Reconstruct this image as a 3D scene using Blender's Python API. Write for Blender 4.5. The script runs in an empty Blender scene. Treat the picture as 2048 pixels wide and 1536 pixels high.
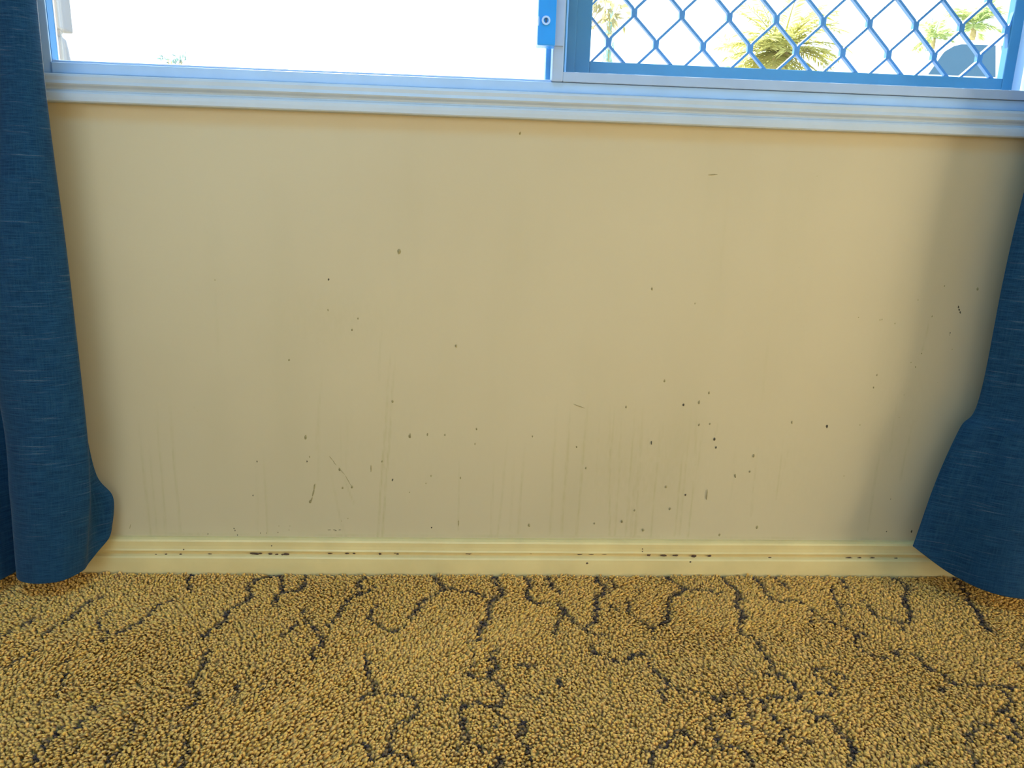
import bpy, bmesh, math, random
import numpy as np
from mathutils import Vector, Matrix

random.seed(7)
rng = np.random.default_rng(7)
scene = bpy.context.scene
COL = scene.collection

# ------------------------------------------------------------------ camera
FPX, W, H = 1500.0, 2048, 1536
YAW, PITCH, ROLL = 0.057, -0.2454, 0.0319
CAM = np.array([0.0, -1.2, 0.6341])
cy_, sy_, cp_, sp_ = math.cos(YAW), math.sin(YAW), math.cos(PITCH), math.sin(PITCH)
FWD = np.array([sy_ * cp_, cy_ * cp_, sp_])
RT0 = np.array([cy_, -sy_, 0.0])
UP0 = np.cross(RT0, FWD)
RT = RT0 * math.cos(ROLL) + UP0 * math.sin(ROLL)
UP = -RT0 * math.sin(ROLL) + UP0 * math.cos(ROLL)
cam_data = bpy.data.cameras.new('camera')
cam_data.sensor_fit = 'HORIZONTAL'
cam_data.sensor_width = 36.0
cam_data.lens = FPX / W * 36.0
cam_data.clip_start = 0.02
cam_data.clip_end = 200
cam = bpy.data.objects.new('camera', cam_data)
cam.matrix_world = Matrix(((RT[0], UP[0], -FWD[0], CAM[0]), (RT[1], UP[1], -FWD[1], CAM[1]),
                           (RT[2], UP[2], -FWD[2], CAM[2]), (0, 0, 0, 1)))
COL.objects.link(cam)
scene.camera = cam

# ------------------------------------------------------------------ light
scene.view_settings.view_transform = 'Standard'
scene.view_settings.look = 'None'
scene.view_settings.exposure = 0.20
scene.view_settings.gamma = 1.0
scene.view_settings.use_curve_mapping = False

world = bpy.data.worlds.new('sky')
scene.world = world
world.use_nodes = True
wb = world.node_tree.nodes['Background']
wb.inputs[0].default_value = (0.74, 0.87, 1.0, 1)
wb.inputs[1].default_value = 3.0

def area(name, loc, rot, sx, sy, watts, col):
    l = bpy.data.lights.new(name, 'AREA')
    l.shape = 'RECTANGLE'; l.size = sx; l.size_y = sy
    l.energy = watts; l.color = col
    o = bpy.data.objects.new(name, l)
    o.location = loc; o.rotation_euler = rot
    COL.objects.link(o)
    return o

sun_l = bpy.data.lights.new('sun', 'SUN')
sun_l.energy = 30.0; sun_l.angle = math.radians(0.6); sun_l.color = (1.0, 0.91, 0.76)
sun = bpy.data.objects.new('sun', sun_l)
sun.rotation_euler = Vector((0.22, -1.0, -0.98)).to_track_quat('-Z', 'Y').to_euler()
sun.location = (0, 6, 8)
COL.objects.link(sun)
# daylight entering by the opening in the wall opposite the window
area('rear_opening_daylight', (-1.05, -3.75, 1.35), (math.radians(90), 0, 0), 2.1, 1.5, 4, (1.0, 0.86, 0.62))
area('side_opening_daylight', (2.76, -1.60, 0.65), (0, math.radians(90), 0), 1.2, 1.4, 36, (1.0, 0.82, 0.48))
# added blue fill under the ceiling, no fixture; cools the upper wall
area('added_blue_fill', (-0.25, -1.25, 2.37), (0, 0, 0), 1.0, 0.6, 18, (0.04, 0.44, 1.0))

# ------------------------------------------------------------------ helpers
def ray(px, py):
    return RT * (px - W / 2) / FPX + UP * (H / 2 - py) / FPX + FWD

def wp(px, py, Y=0.0):
    d = ray(px, py)
    return CAM + d * ((Y - CAM[1]) / d[1])

def fp(px, py, z=0.0):
    d = ray(px, py)
    return CAM + d * ((z - CAM[2]) / d[2])

def tag(o, label=None, cat=None, group=None, kind=None):
    if label: o['label'] = label
    if cat: o['category'] = cat
    if group: o['group'] = group
    if kind: o['kind'] = kind
    return o

def empty(name, loc=(0, 0, 0)):
    o = bpy.data.objects.new(name, None)
    o.location = loc
    o.empty_display_size = 0.05
    COL.objects.link(o)
    return o

def link(name, me, mat, parent=None, smooth=False):
    if mat is not None:
        me.materials.append(mat)
    if smooth:
        me.polygons.foreach_set('use_smooth', [True] * len(me.polygons))
    o = bpy.data.objects.new(name, me)
    COL.objects.link(o)
    if parent is not None:
        o.parent = parent
        if parent.type == 'EMPTY':
            me.transform(Matrix.Translation(-Vector(parent.location)))
        elif parent.parent is not None and parent.parent.type == 'EMPTY':
            me.transform(Matrix.Translation(-Vector(parent.parent.location)))
    return o

def pyd(name, verts, faces, mat, parent=None, smooth=False):
    me = bpy.data.meshes.new(name)
    me.from_pydata([tuple(map(float, v)) for v in verts], [], faces)
    me.update()
    return link(name, me, mat, parent, smooth)

def bm_box(bm, x0, x1, y0, y1, z0, z1):
    vs = [bm.verts.new(p) for p in ((x0, y0, z0), (x1, y0, z0), (x1, y1, z0), (x0, y1, z0),
                                    (x0, y0, z1), (x1, y0, z1), (x1, y1, z1), (x0, y1, z1))]
    for f in ((3, 2, 1, 0), (4, 5, 6, 7), (0, 1, 5, 4), (1, 2, 6, 5), (2, 3, 7, 6), (3, 0, 4, 7)):
        bm.faces.new([vs[i] for i in f])

def boxes(name, lst, mat, parent=None, bevel=0.0, seg=2):
    bm = bmesh.new()
    for b in lst:
        bm_box(bm, *b)
    if bevel:
        bmesh.ops.bevel(bm, geom=bm.edges[:], offset=bevel, segments=seg, affect='EDGES', profile=0.6)
    me = bpy.data.meshes.new(name)
    bm.to_mesh(me); bm.free()
    return link(name, me, mat, parent)

def extrude_x(name, prof, x0, x1, mat, parent=None, n=1, wobble=0.0, smooth=False):
    """profile of (y, z) pushed along x"""
    xs = np.linspace(x0, x1, n + 1)
    verts, faces = [], []
    m = len(prof)
    ph = rng.random(4) * 6
    for x in xs:
        dz = wobble * (math.sin(x * 5 + ph[0]) + 0.6 * math.sin(x * 13 + ph[1]) + .4 * math.sin(x * 31 + ph[2]))
        for (y, z) in prof:
            verts.append((x, y + dz * .6, z + dz))
    for i in range(n):
        for j in range(m - 1):
            a = i * m + j
            faces.append((a, a + 1, a + m + 1, a + m))
    faces.append(tuple(range(m - 1, -1, -1)))
    faces.append(tuple(range(n * m, n * m + m)))
    o = pyd(name, verts, faces, mat, parent, smooth)
    return o

def srgb(r, g, b):
    def f(c):
        c /= 255.0
        return c / 12.92 if c <= 0.04045 else ((c + 0.055) / 1.055) ** 2.4
    return (f(r), f(g), f(b), 1.0)

class NT:
    def __init__(self, name):
        self.m = bpy.data.materials.new(name)
        self.m.use_nodes = True
        self.t = self.m.node_tree
        self.b = self.t.nodes['Principled BSDF']
        self.out = self.t.nodes['Material Output']
    def n(self, typ, **kw):
        nd = self.t.nodes.new(typ)
        for k, v in kw.items():
            setattr(nd, k, v)
        return nd
    def l(self, a, b):
        self.t.links.new(a, b)
    def coord(self, scale=(1, 1, 1), out='Object'):
        tc = self.n('ShaderNodeTexCoord')
        mp = self.n('ShaderNodeMapping')
        mp.inputs['Scale'].default_value = scale
        self.l(tc.outputs[out], mp.inputs['Vector'])
        return mp.outputs['Vector']
    def noise(self, scale, detail=3, vec=None, rough=0.5):
        nd = self.n('ShaderNodeTexNoise')
        nd.inputs['Scale'].default_value = scale
        nd.inputs['Detail'].default_value = detail
        nd.inputs['Roughness'].default_value = rough
        if vec is not None:
            self.l(vec, nd.inputs['Vector'])
        return nd.outputs['Fac']
    def ramp(self, fac, stops):
        nd = self.n('ShaderNodeValToRGB')
        cr = nd.color_ramp
        cr.elements[0].position, cr.elements[0].color = stops[0]
        cr.elements[1].position, cr.elements[1].color = stops[-1]
        for p, c in stops[1:-1]:
            e = cr.elements.new(p); e.color = c
        self.l(fac, nd.inputs['Fac'])
        return nd.outputs['Color']
    def mix(self, fac, a, b, blend='MIX'):
        nd = self.n('ShaderNodeMix', data_type='RGBA', blend_type=blend)
        if hasattr(fac, 'links'): self.l(fac, nd.inputs[0])
        else: nd.inputs[0].default_value = fac
        for v, i in ((a, 6), (b, 7)):
            if hasattr(v, 'links'): self.l(v, nd.inputs[i])
            else: nd.inputs[i].default_value = v
        return nd.outputs[2]
    def bump(self, h, strength=0.2, dist=0.001):
        nd = self.n('ShaderNodeBump')
        nd.inputs['Strength'].default_value = strength
        nd.inputs['Distance'].default_value = dist
        self.l(h, nd.inputs['Height'])
        self.l(nd.outputs['Normal'], self.b.inputs['Normal'])
    def set(self, color=None, rough=0.5, metal=0.0, spec=0.5):
        if color is not None:
            if hasattr(color, 'links'): self.l(color, self.b.inputs['Base Color'])
            else: self.b.inputs['Base Color'].default_value = color
        self.b.inputs['Roughness'].default_value = rough
        self.b.inputs['Metallic'].default_value = metal
        self.b.inputs['Specular IOR Level'].default_value = spec
        return self.m

def painted(name, c, rough=0.45, var=0.06, scale=30, bump=0.1):
    t = NT(name)
    v = t.coord()
    f = t.noise(scale, 4, v)
    lo = tuple(x * (1 - var) for x in c[:3]) + (1,)
    hi = tuple(min(1, x * (1 + var)) for x in c[:3]) + (1,)
    m = t.set(t.ramp(f, [(0.3, lo), (0.7, hi)]), rough)
    if bump:
        t.bump(t.noise(220, 2, v), bump, 0.0006)
    return m

def attr_mat(t, name):
    a = t.n('ShaderNodeAttribute')
    a.attribute_name = name
    return a

# ------------------------------------------------------------------ materials
# wall paint: cream, with the dirt runs stored as a mask on the mesh
t = NT('wall_paint')
v = t.coord()
base = t.ramp(t.noise(2.2, 4, v), [(0.3, (0.545, 0.445, 0.262, 1)), (0.7, (0.585, 0.48, 0.285, 1))])
base = t.mix(t.ramp(t.noise(9, 5, t.coord((1, 1, 0.25))), [(0.5, (0, 0, 0, 1)), (0.8, (.35, .35, .35, 1))]), base, (0.48, 0.40, 0.225, 1))
dirt = attr_mat(t, 'dirt')
streak = t.noise(160, 3, t.coord((1, 1, 0.35)))
dm = t.n('ShaderNodeMath', operation='MULTIPLY')
t.l(dirt.outputs['Fac'], dm.inputs[0])
t.l(t.ramp(streak, [(0.35, (.35, .35, .35, 1)), (0.62, (1, 1, 1, 1))]), dm.inputs[1])
col = t.mix(dm.outputs[0], base, (0.36, 0.30, 0.12, 1))
M_wall = t.set(col, 0.42, spec=0.3)
t.bump(t.noise(45, 3, v), 0.12, 0.001)

M_trim = painted('trim_paint', (0.73, 0.565, 0.245, 1), 0.35, 0.07, 14, 0.12)
M_sill = painted('sill_flare_grey', (0.48, 0.54, 0.58, 1), 0.38, 0.05, 14, 0.12)  # cool grey: some of the flare's blue mixed into the moulding colour
M_room = painted('room_paint', (0.56, 0.66, 0.74, 1), 0.6)
M_ceil = painted('ceiling_paint', (0.56, 0.72, 0.90, 1), 0.7)
M_frame = painted('window_frame_flare_blue', (0.36, 0.55, 0.80, 1), 0.35, 0.04, 20, 0.0)  # blue of the lens flare put into the frame colour
M_sash = painted('sash_flare_blue', (0.36, 0.48, 0.66, 1), 0.35, 0.04, 20, 0.0)  # greyer blue, flare tint painted into the sash
M_screen = painted('screen_flare_blue', (0.04, 0.205, 0.40, 1), 0.4, 0.05, 20, 0.0)  # flare blue mixed into screen frame and meeting stile
M_grille = painted('grille_flare_blue', (0.05, 0.21, 0.50, 1), 0.4, 0.05, 20, 0.0)  # strips coloured with the blue of the flare
M_lock = painted('lock_flare_blue', (0.01, 0.30, 0.85, 1), 0.3, 0.05, 20, 0.0)  # lens flare blue painted onto the lock body
M_white = painted('white_paint', (0.80, 0.82, 0.84, 1), 0.5, 0.03, 12, 0.0)
M_lock2 = painted('jamb_shade_blue', (0.015, 0.17, 0.42, 1), 0.4, 0.05, 20, 0.0)  # deep blue: shade of the reveal painted in, with the flare tint
M_steel = NT('lock_steel').set((0.45, 0.65, 0.95, 1), 0.3, 0.3)
M_dark = painted('dark_slot', (0.03, 0.05, 0.08, 1), 0.6, 0.05, 20, 0.0)
M_speck = painted('speck_brown', (0.06, 0.045, 0.02, 1), 0.7, 0.3, 200, 0.0)
M_speck2 = painted('speck_tan', (0.30, 0.24, 0.10, 1), 0.7, 0.3, 200, 0.0)
M_chip = painted('chip_brown', (0.09, 0.05, 0.025, 1), 0.8, 0.4, 300, 0.0)

t = NT('window_glass')
t.t.nodes.remove(t.b)
tr = t.n('ShaderNodeBsdfTransparent'); tr.inputs[0].default_value = (0.93, 0.95, 0.95, 1)
gl = t.n('ShaderNodeBsdfGlossy'); gl.inputs['Roughness'].default_value = 0.03
lw = t.n('ShaderNodeLayerWeight'); lw.inputs['Blend'].default_value = 0.5
pw = t.n('ShaderNodeMath', operation='POWER'); pw.inputs[1].default_value = 4.0
t.l(lw.outputs['Facing'], pw.inputs[0])
fr = t.n('ShaderNodeMath', operation='MULTIPLY_ADD'); fr.inputs[1].default_value = 0.8; fr.inputs[2].default_value = 0.03
t.l(pw.outputs[0], fr.inputs[0])
mx = t.n('ShaderNodeMixShader')
t.l(fr.outputs[0], mx.inputs[0]); t.l(tr.outputs[0], mx.inputs[1]); t.l(gl.outputs[0], mx.inputs[2])
t.l(mx.outputs[0], t.out.inputs['Surface'])
M_glass = t.m

# curtain: slubby linen weave, a little light comes through
t = NT('curtain_linen')
tc = t.n('ShaderNodeTexCoord')
def uvmap(sx, sy):
    mp = t.n('ShaderNodeMapping'); mp.inputs['Scale'].default_value = (sx, sy, 1)
    t.l(tc.outputs['UV'], mp.inputs['Vector'])
    return mp.outputs['Vector']
weft = t.noise(1.0, 3, uvmap(34, 620), 0.6)
weft2 = t.noise(1.0, 3, uvmap(12, 260), 0.6)
warp = t.noise(1.0, 3, uvmap(560, 30), 0.6)
speck = t.noise(1.0, 2, uvmap(700, 900), 0.5)
def rmp(f, a, b):
    return t.ramp(f, [(a, (0, 0, 0, 1)), (b, (1, 1, 1, 1))])
c0 = t.mix(rmp(weft, 0.36, 0.66), (0.002, 0.026, 0.068, 1), (0.013, 0.076, 0.160, 1))
c1 = t.mix(rmp(warp, 0.42, 0.70), c0, (0.020, 0.084, 0.150, 1))
c2 = t.mix(rmp(weft2, 0.60, 0.74), c1, (0.095, 0.175, 0.245, 1))
c3 = t.mix(rmp(speck, 0.52, 0.70), c2, (0.002, 0.024, 0.058, 1))
t.set(c3, 0.85, spec=0.15)
t.b.inputs['Sheen Weight'].default_value = 0.15
t.b.inputs['Sheen Roughness'].default_value = 0.5
bp = t.n('ShaderNodeBump'); bp.inputs['Strength'].default_value = 0.35; bp.inputs['Distance'].default_value = 0.0008
t.l(weft, bp.inputs['Height']); t.l(bp.outputs['Normal'], t.b.inputs['Normal'])
trl = t.n('ShaderNodeBsdfTranslucent')
t.l(t.mix(rmp(weft, 0.3, 0.7), (0.0, 0.16, 0.46, 1), (0.03, 0.30, 0.66, 1)), trl.inputs[0])
ms = t.n('ShaderNodeMixShader'); ms.inputs[0].default_value = 0.28
t.l(t.b.outputs[0], ms.inputs[1]); t.l(trl.outputs[0], ms.inputs[2])
t.l(ms.outputs[0], t.out.inputs['Surface'])
M_curtain = t.m

# carpet
t = NT('carpet_yarn')
a = attr_mat(t, 'yarn')
t.set(a.outputs['Color'], 0.85, spec=0.1)
t.b.inputs['Sheen Weight'].default_value = 0.1
M_pile = t.m
t = NT('carpet_backing')
v = t.coord()
cf = t.ramp(t.noise(170, 3, v), [(0.35, (0.36, 0.235, 0.07, 1)), (0.65, (0.54, 0.35, 0.10, 1))])
dv = t.n('ShaderNodeTexNoise'); dv.inputs['Scale'].default_value = 14; dv.inputs['Detail'].default_value = 4
t.l(v, dv.inputs['Vector'])
va = t.n('ShaderNodeVectorMath', operation='MULTIPLY_ADD'); va.inputs[1].default_value = (.09, .09, 0)
t.l(dv.outputs['Color'], va.inputs[0]); t.l(v, va.inputs[2])
vo = t.n('ShaderNodeTexVoronoi', feature='DISTANCE_TO_EDGE'); vo.inputs['Scale'].default_value = 9.0
t.l(va.outputs[0], vo.inputs['Vector'])
edge = t.ramp(vo.outputs['Distance'], [(0.015, (1, 1, 1, 1)), (0.045, (0, 0, 0, 1))])
brk = t.ramp(t.noise(11, 2, v), [(0.50, (0, 0, 0, 1)), (0.60, (1, 1, 1, 1))])
cf = t.mix(t.mix(1.0, edge, brk, 'MULTIPLY'), cf, (0.06, 0.04, 0.03, 1))
M_floor = t.set(cf, 0.95, spec=0.05)
t.bump(t.noise(170, 3, v), 0.9, 0.006)

# ------------------------------------------------------------------ room shell
RX0, RX1, RY0, RZ1 = -2.4, 2.7, -3.7, 2.4
FLZ = -0.010
WX0, WX1, WZ0, WZ1 = -0.69, 0.90, 0.7865, 2.02     # window hole
S = lambda o: tag(o, kind='structure')
S(boxes('floor', [(RX0 - .1, RX1 + .1, RY0 - .1, 0.12, FLZ - .1, FLZ)], M_floor))
S(boxes('ceiling', [(RX0 - .1, RX1 + .1, RY0 - .1, 0.12, RZ1, RZ1 + .1)], M_ceil))
S(boxes('wall_left', [(RX0 - .1, RX0, RY0, 0.12, FLZ, RZ1)], M_room))
S(boxes('wall_right', [(RX1, RX1 + .1, RY0, -2.35, FLZ, RZ1), (RX1, RX1 + .1, -0.85, 0.12, FLZ, RZ1),
                       (RX1, RX1 + .1, -2.35, -0.85, FLZ, 0.04), (RX1, RX1 + .1, -2.35, -0.85, 1.28, RZ1)], M_room))
ox0, ox1, oz0, oz1 = -2.15, 0.05, 0.55, 2.1
S(boxes('wall_back', [(RX0 - .1, ox0, RY0 - .1, RY0, FLZ, RZ1), (ox1, RX1 + .1, RY0 - .1, RY0, FLZ, RZ1),
                      (ox0, ox1, RY0 - .1, RY0, FLZ, oz0), (ox0, ox1, RY0 - .1, RY0, oz1, RZ1)], M_room))

# wall with the window: fine front panel under the sill carries the dirt mask
nx, nz = 900, 200
gx0, gx1, gz0, gz1 = -1.15, 1.25, FLZ, 0.7655
X, Z = np.meshgrid(np.linspace(gx0, gx1, nx + 1), np.linspace(gz0, gz1, nz + 1))
Yw = 0.0007 * np.sin(X * 4.1 + Z * 3) + 0.0004 * np.sin(X * 9 - Z * 11)
dirt = np.zeros_like(X)
runs = [((276, 830), (302, 1075), .5, 2.6), ((295, 850), (315, 1075), .3, 2.2), ((312, 790), (333, 1075), .42, 2.2), ((336, 770), (362, 1078), .55, 2.2),
        ((527, 890), (535, 1070), .45, 2.0), ((645, 720), (632, 900), .35, 2.4), ((640, 760), (636, 960), .25, 3), ((512, 900), (516, 1070), .2, 3),
        ((784, 660), (755, 1075), .75, 2.2), ((792, 690), (764, 1075), .75, 2.2), ((776, 740), (768, 960), .35, 3), ((765, 590), (758, 760), .25, 3),
        ((680, 830), (682, 945), .3, 2), ((692, 820), (694, 940), .28, 2), ((652, 905), (690, 1075), .35, 2.6), ((680, 935), (708, 1010), .45, 2),
        ((988, 900), (982, 1073), .4, 2.2), ((1018, 850), (995, 1078), .45, 2.2), ((1050, 880), (1036, 1067), .5, 2.4), ((1030, 900), (1020, 1060), .25, 3),
        ((919, 910), (917, 1060), .5, 1.8), ((1114, 790), (1100, 1070), .45, 3.0), ((1144, 780), (1123, 1072), .6, 3.0), ((1178, 775), (1153, 1072), .65, 2.6),
        ((1220, 790), (1219, 1072), .7, 2.2), ((1232, 800), (1222, 930), .45, 2.0), ((1247, 795), (1230, 1072), .6, 2.4), ((1273, 785), (1252, 1072), .62, 2.8),
        ((1288, 785), (1270, 1072), .62, 2.8), ((1280, 800), (1262, 1070), .4, 5), ((1323, 820), (1302, 1072), .6, 2.4), ((1332, 820), (1312, 960), .4, 2.4),
        ((1373, 840), (1349, 1072), .62, 2.4), ((1384, 810), (1358, 1072), .62, 2.4), ((1394, 800), (1390, 930), .35, 2.4), ((1393, 926), (1376, 1074), .7, 2.4),
        ((1408, 850), (1394, 940), .45, 2.2), ((1437, 840), (1430, 872), .5, 2), ((1519, 867), (1502, 1031), .4, 2.6), ((1569, 861), (1552, 999), .5, 2.4),
        ((1588, 850), (1560, 980), .3, 2.0), ((1475, 860), (1462, 1000), .25, 3), ((1770, 830), (1735, 1060), .4, 2.6), ((1800, 760), (1780, 900), .35, 2.6),
        ((1860, 630), (1845, 700), .5, 2), ((1830, 820), (1800, 960), .4, 2.6), ((1200, 790), (1192, 1000), .25, 3), ((1300, 800), (1290, 980), .25, 4),
        ((1455, 380), (1440, 560), .16, 3), ((1540, 640), (1525, 800), .16, 3), ((430, 560), (436, 700), .14, 4)]
def seg_dist(ax, az, bx, bz, x, z):
    dx, dz = bx - ax, bz - az
    tt = ((x - ax) * dx + (z - az) * dz) / (dx * dx + dz * dz)
    tc_ = np.clip(tt, 0, 1)
    return np.hypot(x - ax - tc_ * dx, z - az - tc_ * dz), tt
for (p0, p1, s, wd) in runs:
    a0, b0 = wp(*p0), wp(*p1)
    wig = 0.0005 * np.sin(Z * 40 + a0[0] * 90)
    d, tt = seg_dist(a0[0], a0[2], b0[0], b0[2], X + wig, Z)
    fade = np.clip(tt * 2.2 + 0.02, 0, 1)
    dirt = np.maximum(dirt, 0.62 * s * fade * np.exp(-(d / (0.0008 * wd)) ** 2))
# grime settled just over the skirting and in broad faint smears
dirt = np.maximum(dirt, 0.55 * np.exp(-((Z - 0.0585) / 0.0016) ** 2) * (0.5 + 0.5 * np.sin(X * 37) * np.sin(X * 11 + 1)))
for (px, py, rx, rz, s) in ((680, 640, .10, .05, .10), (1290, 950, .12, .10, .14), (1560, 950, .10, .10, .08), (800, 900, .12, .12, .06), (1800, 800, .06, .14, .08)):
    c = wp(px, py)
    dirt = np.maximum(dirt, s * np.exp(-((X - c[0]) / rx) ** 2 - ((Z - c[2]) / rz) ** 2))
V = np.stack([X.ravel(), Yw.ravel(), Z.ravel()], 1)
idx = np.arange((nx + 1) * (nz + 1)).reshape(nz + 1, nx + 1)
Q = np.stack([idx[:-1, :-1].ravel(), idx[:-1, 1:].ravel(), idx[1:, 1:].ravel(), idx[1:, :-1].ravel()], 1)
bm = bmesh.new()
bm_box(bm, RX0, gx0, 0.0, 0.12, FLZ, RZ1)
bm_box(bm, gx1, RX1, 0.0, 0.12, FLZ, RZ1)
bm_box(bm, gx0, gx1, 0.006, 0.12, FLZ, gz1)
bm_box(bm, gx0, gx1, 0.0, 0.12, gz1, WZ0)
bm_box(bm, gx0, WX0, 0.0, 0.12, WZ0, WZ1)
bm_box(bm, WX1, gx1, 0.0, 0.12, WZ0, WZ1)
bm_box(bm, gx0, gx1, 0.0, 0.12, WZ1, RZ1)
tmp = bpy.data.meshes.new('tmp'); bm.to_mesh(tmp); bm.free()
bv = np.array([vv.co[:] for vv in tmp.vertices]); bf = np.array([list(p.vertices) for p in tmp.polygons])
bpy.data.meshes.remove(tmp)
def np_mesh(name, V, F):
    """F: (n,k) faces all of k corners"""
    me = bpy.data.meshes.new(name)
    n, k = F.shape
    me.vertices.add(len(V)); me.vertices.foreach_set('co', V.astype(np.float32).ravel())
    me.loops.add(n * k); me.loops.foreach_set('vertex_index', F.astype(np.int32).ravel())
    me.polygons.add(n); me.polygons.foreach_set('loop_start', np.arange(0, n * k, k, dtype=np.int32))
    me.update(calc_edges=True)
    return me
me = np_mesh('wall_front', np.vstack([V, bv]), np.vstack([Q, bf + len(V)]))
at = me.attributes.new('dirt', 'FLOAT', 'POINT')
at.data.foreach_set('value', np.concatenate([dirt.ravel(), np.zeros(len(bv))]).astype(np.float32))
sm = np.zeros(len(me.polygons), bool); sm[:len(Q)] = True
me.polygons.foreach_set('use_smooth', sm)
wall_front = S(link('wall_front', me, M_wall))

# specks, drips and scratches on the paint
def blob(bm, c, rx, rz, ang=0.0, n=9, lift=0.0007, sd=0):
    r = random.Random(sd)
    ca, sa = math.cos(ang), math.sin(ang)
    top = bm.verts.new((c[0], c[1] - lift, c[2]))
    ring = []
    for i in range(n):
        th = 2 * math.pi * i / n
        k = 1 + r.uniform(-.22, .22)
        u, w_ = rx * k * math.cos(th), rz * k * math.sin(th)
        ring.append(bm.verts.new((c[0] + u * ca - w_ * sa, c[1] + 0.0003, c[2] + u * sa + w_ * ca)))
    for i in range(n):
        bm.faces.new((top, ring[i], ring[(i + 1) % n]))
dark = [(657, 559, 2), (785, 960, 2.4), (863, 1055, 3), (1654, 853, 3.2), (1429, 878, 3), (1367, 810, 2.3), (1432, 895, 2), (1371, 990, 2.2),
        (514, 923, 2), (614, 923, 1.6), (1781, 998, 2.4), (1823, 1063, 3), (521, 1066, 2), (578, 1060, 1.8), (556, 1065, 2.2), (470, 1061, 2),
        (475, 1070, 2), (416, 1068, 2), (1773, 1063, 2), (580, 1052, 1.4), (558, 1052, 1.3), (533, 1066, 1.6), (468, 1057, 2.2), (1900, 666, 2.4),
        (1899, 670, 1.4), (506, 991, 1.8)]
tan = [(798, 503, 4), (386, 688, 2), (578, 720, 3), (912, 692, 2.2), (611, 874, 3.2), (1058, 1051, 2.6), (1598, 535, 3), (1304, 578, 2.4), (1390, 607, 2),
       (1832, 443, 2.6), (1955, 578, 4), (1398, 805, 2.6), (1252, 814, 2.2), (1332, 974, 2.4), (1340, 1018, 2.4), (1286, 1060, 3), (1439, 1070, 2.8),
       (1514, 1055, 3), (1688, 952, 2), (1269, 1021, 2), (1244, 1043, 2.2), (1189, 1047, 1.8), (1153, 894, 1.8), (1398, 850, 1.8), (1420, 848, 1.8),
       (862, 952, 2.2), (704, 974, 3.4), (685, 976, 3), (679, 939, 3), (619, 914, 1.4), (953, 858, 2), (855, 869, 2.2), (819, 873, 2.4), (921, 956, 2),
       (696, 1037, 2.6), (683, 1042, 2), (819, 985, 2), (852, 967, 1.8), (764, 923, 2), (1889, 572, 2.6), (1843, 707, 2.6), (1831, 734, 2.8),
       (1754, 750, 2.4), (1822, 725, 2.2), (1864, 633, 2.6), (1811, 872, 2.2), (1808, 790, 1.8), (1798, 835, 3), (1747, 775, 2.4), (1904, 699, 2.6),
       (1717, 635, 2), (1764, 639, 1.8), (1790, 647, 1.8), (1836, 600, 1.6), (1875, 765, 2), (1760, 640, 1.6), (1720, 850, 1.8), (185, 795, 2),
       (1329, 762, 2.4), (1418, 786, 2), (656, 620, 1.5), (716, 637, 1.4), (704, 660, 1.8), (1040, 267, 2.4), (430, 560, 1.6), (917, 1043, 2.4),
       (1172, 936, 1.8), (1584, 845, 2), (1507, 912, 2.4), (1500, 943, 2), (785, 803, 2.4), (890, 870, 1.6), (950, 888, 1.5), (1065, 873, 1.6)]
def specks(name, lst, mat):
    bm = bmesh.new()
    for i, (px, py, r) in enumerate(lst):
        c = wp(px, py, -0.0002)
        r_ = r * 0.00082
        blob(bm, c, r_ * 0.85, r_ * (1.15 + 0.5 * random.random()), random.uniform(-.2, .2), sd=i)
    return bm
def stroke(bm, pts, w0):
    P = [wp(px, py, -0.0004) for px, py in pts]
    for i in range(len(P) - 1):
        a_, b_ = P[i], P[i + 1]
        d = b_ - a_
        L = math.hypot(d[0], d[2])
        blob(bm, (a_ + b_) / 2, L * 0.56, w0 * 0.0004, math.atan2(d[2], d[0]), n=10, sd=i + int(pts[0][0]))
bmd = specks('dark', dark, None)
stroke(bmd, [(1917, 611), (1917, 617), (1920, 622), (1921, 628)], 4.2)
stroke(bmd, [(653, 1060), (664, 1059.5), (674, 1060), (685, 1059.5)], 2.6)
stroke(bmd, [(667, 1062), (676, 1061), (682, 1058)], 2.2)
stroke(bmd, [(1303, 882), (1303, 889)], 2)
me = bpy.data.meshes.new('wall_spots'); bmd.to_mesh(me); bmd.free()
o = link('wall_spots', me, M_speck, wall_front); o['kind'] = 'stuff'; o['label'] = 'dark brown specks on the paint'
bmt = specks('tan', tan, None)
stroke(bmt, [(630, 967), (628, 980), (625, 993), (621, 1006)], 3.4)
stroke(bmt, [(621, 1000), (620, 1007)], 6)
stroke(bmt, [(386, 812), (391, 818), (398, 826)], 2.4)
stroke(bmt, [(262, 1045), (259, 1060)], 2)
stroke(bmt, [(658, 912), (665, 920), (672, 930)], 1.0)
stroke(bmt, [(678, 936), (690, 950), (700, 968), (705, 975)], 1.0)
stroke(bmt, [(742, 932), (742, 944)], 2.4)
stroke(bmt, [(917, 1040), (917, 1053)], 2)
stroke(bmt, [(1470, 948), (1471, 955)], 3)
stroke(bmt, [(1415, 980), (1413, 998)], 2.4)
stroke(bmt, [(1146, 808), (1168, 816)], 1.4)
stroke(bmt, [(1418, 350), (1434, 349)], 2)
stroke(bmt, [(1628, 353), (1640, 352)], 2)
stroke(bmt, [(820, 866), (821, 876)], 2)
me = bpy.data.meshes.new('wall_stains'); bmt.to_mesh(me); bmt.free()
o = link('wall_stains', me, M_speck2, wall_front); o['kind'] = 'stuff'; o['label'] = 'tan drips and scratches on the paint'

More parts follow.
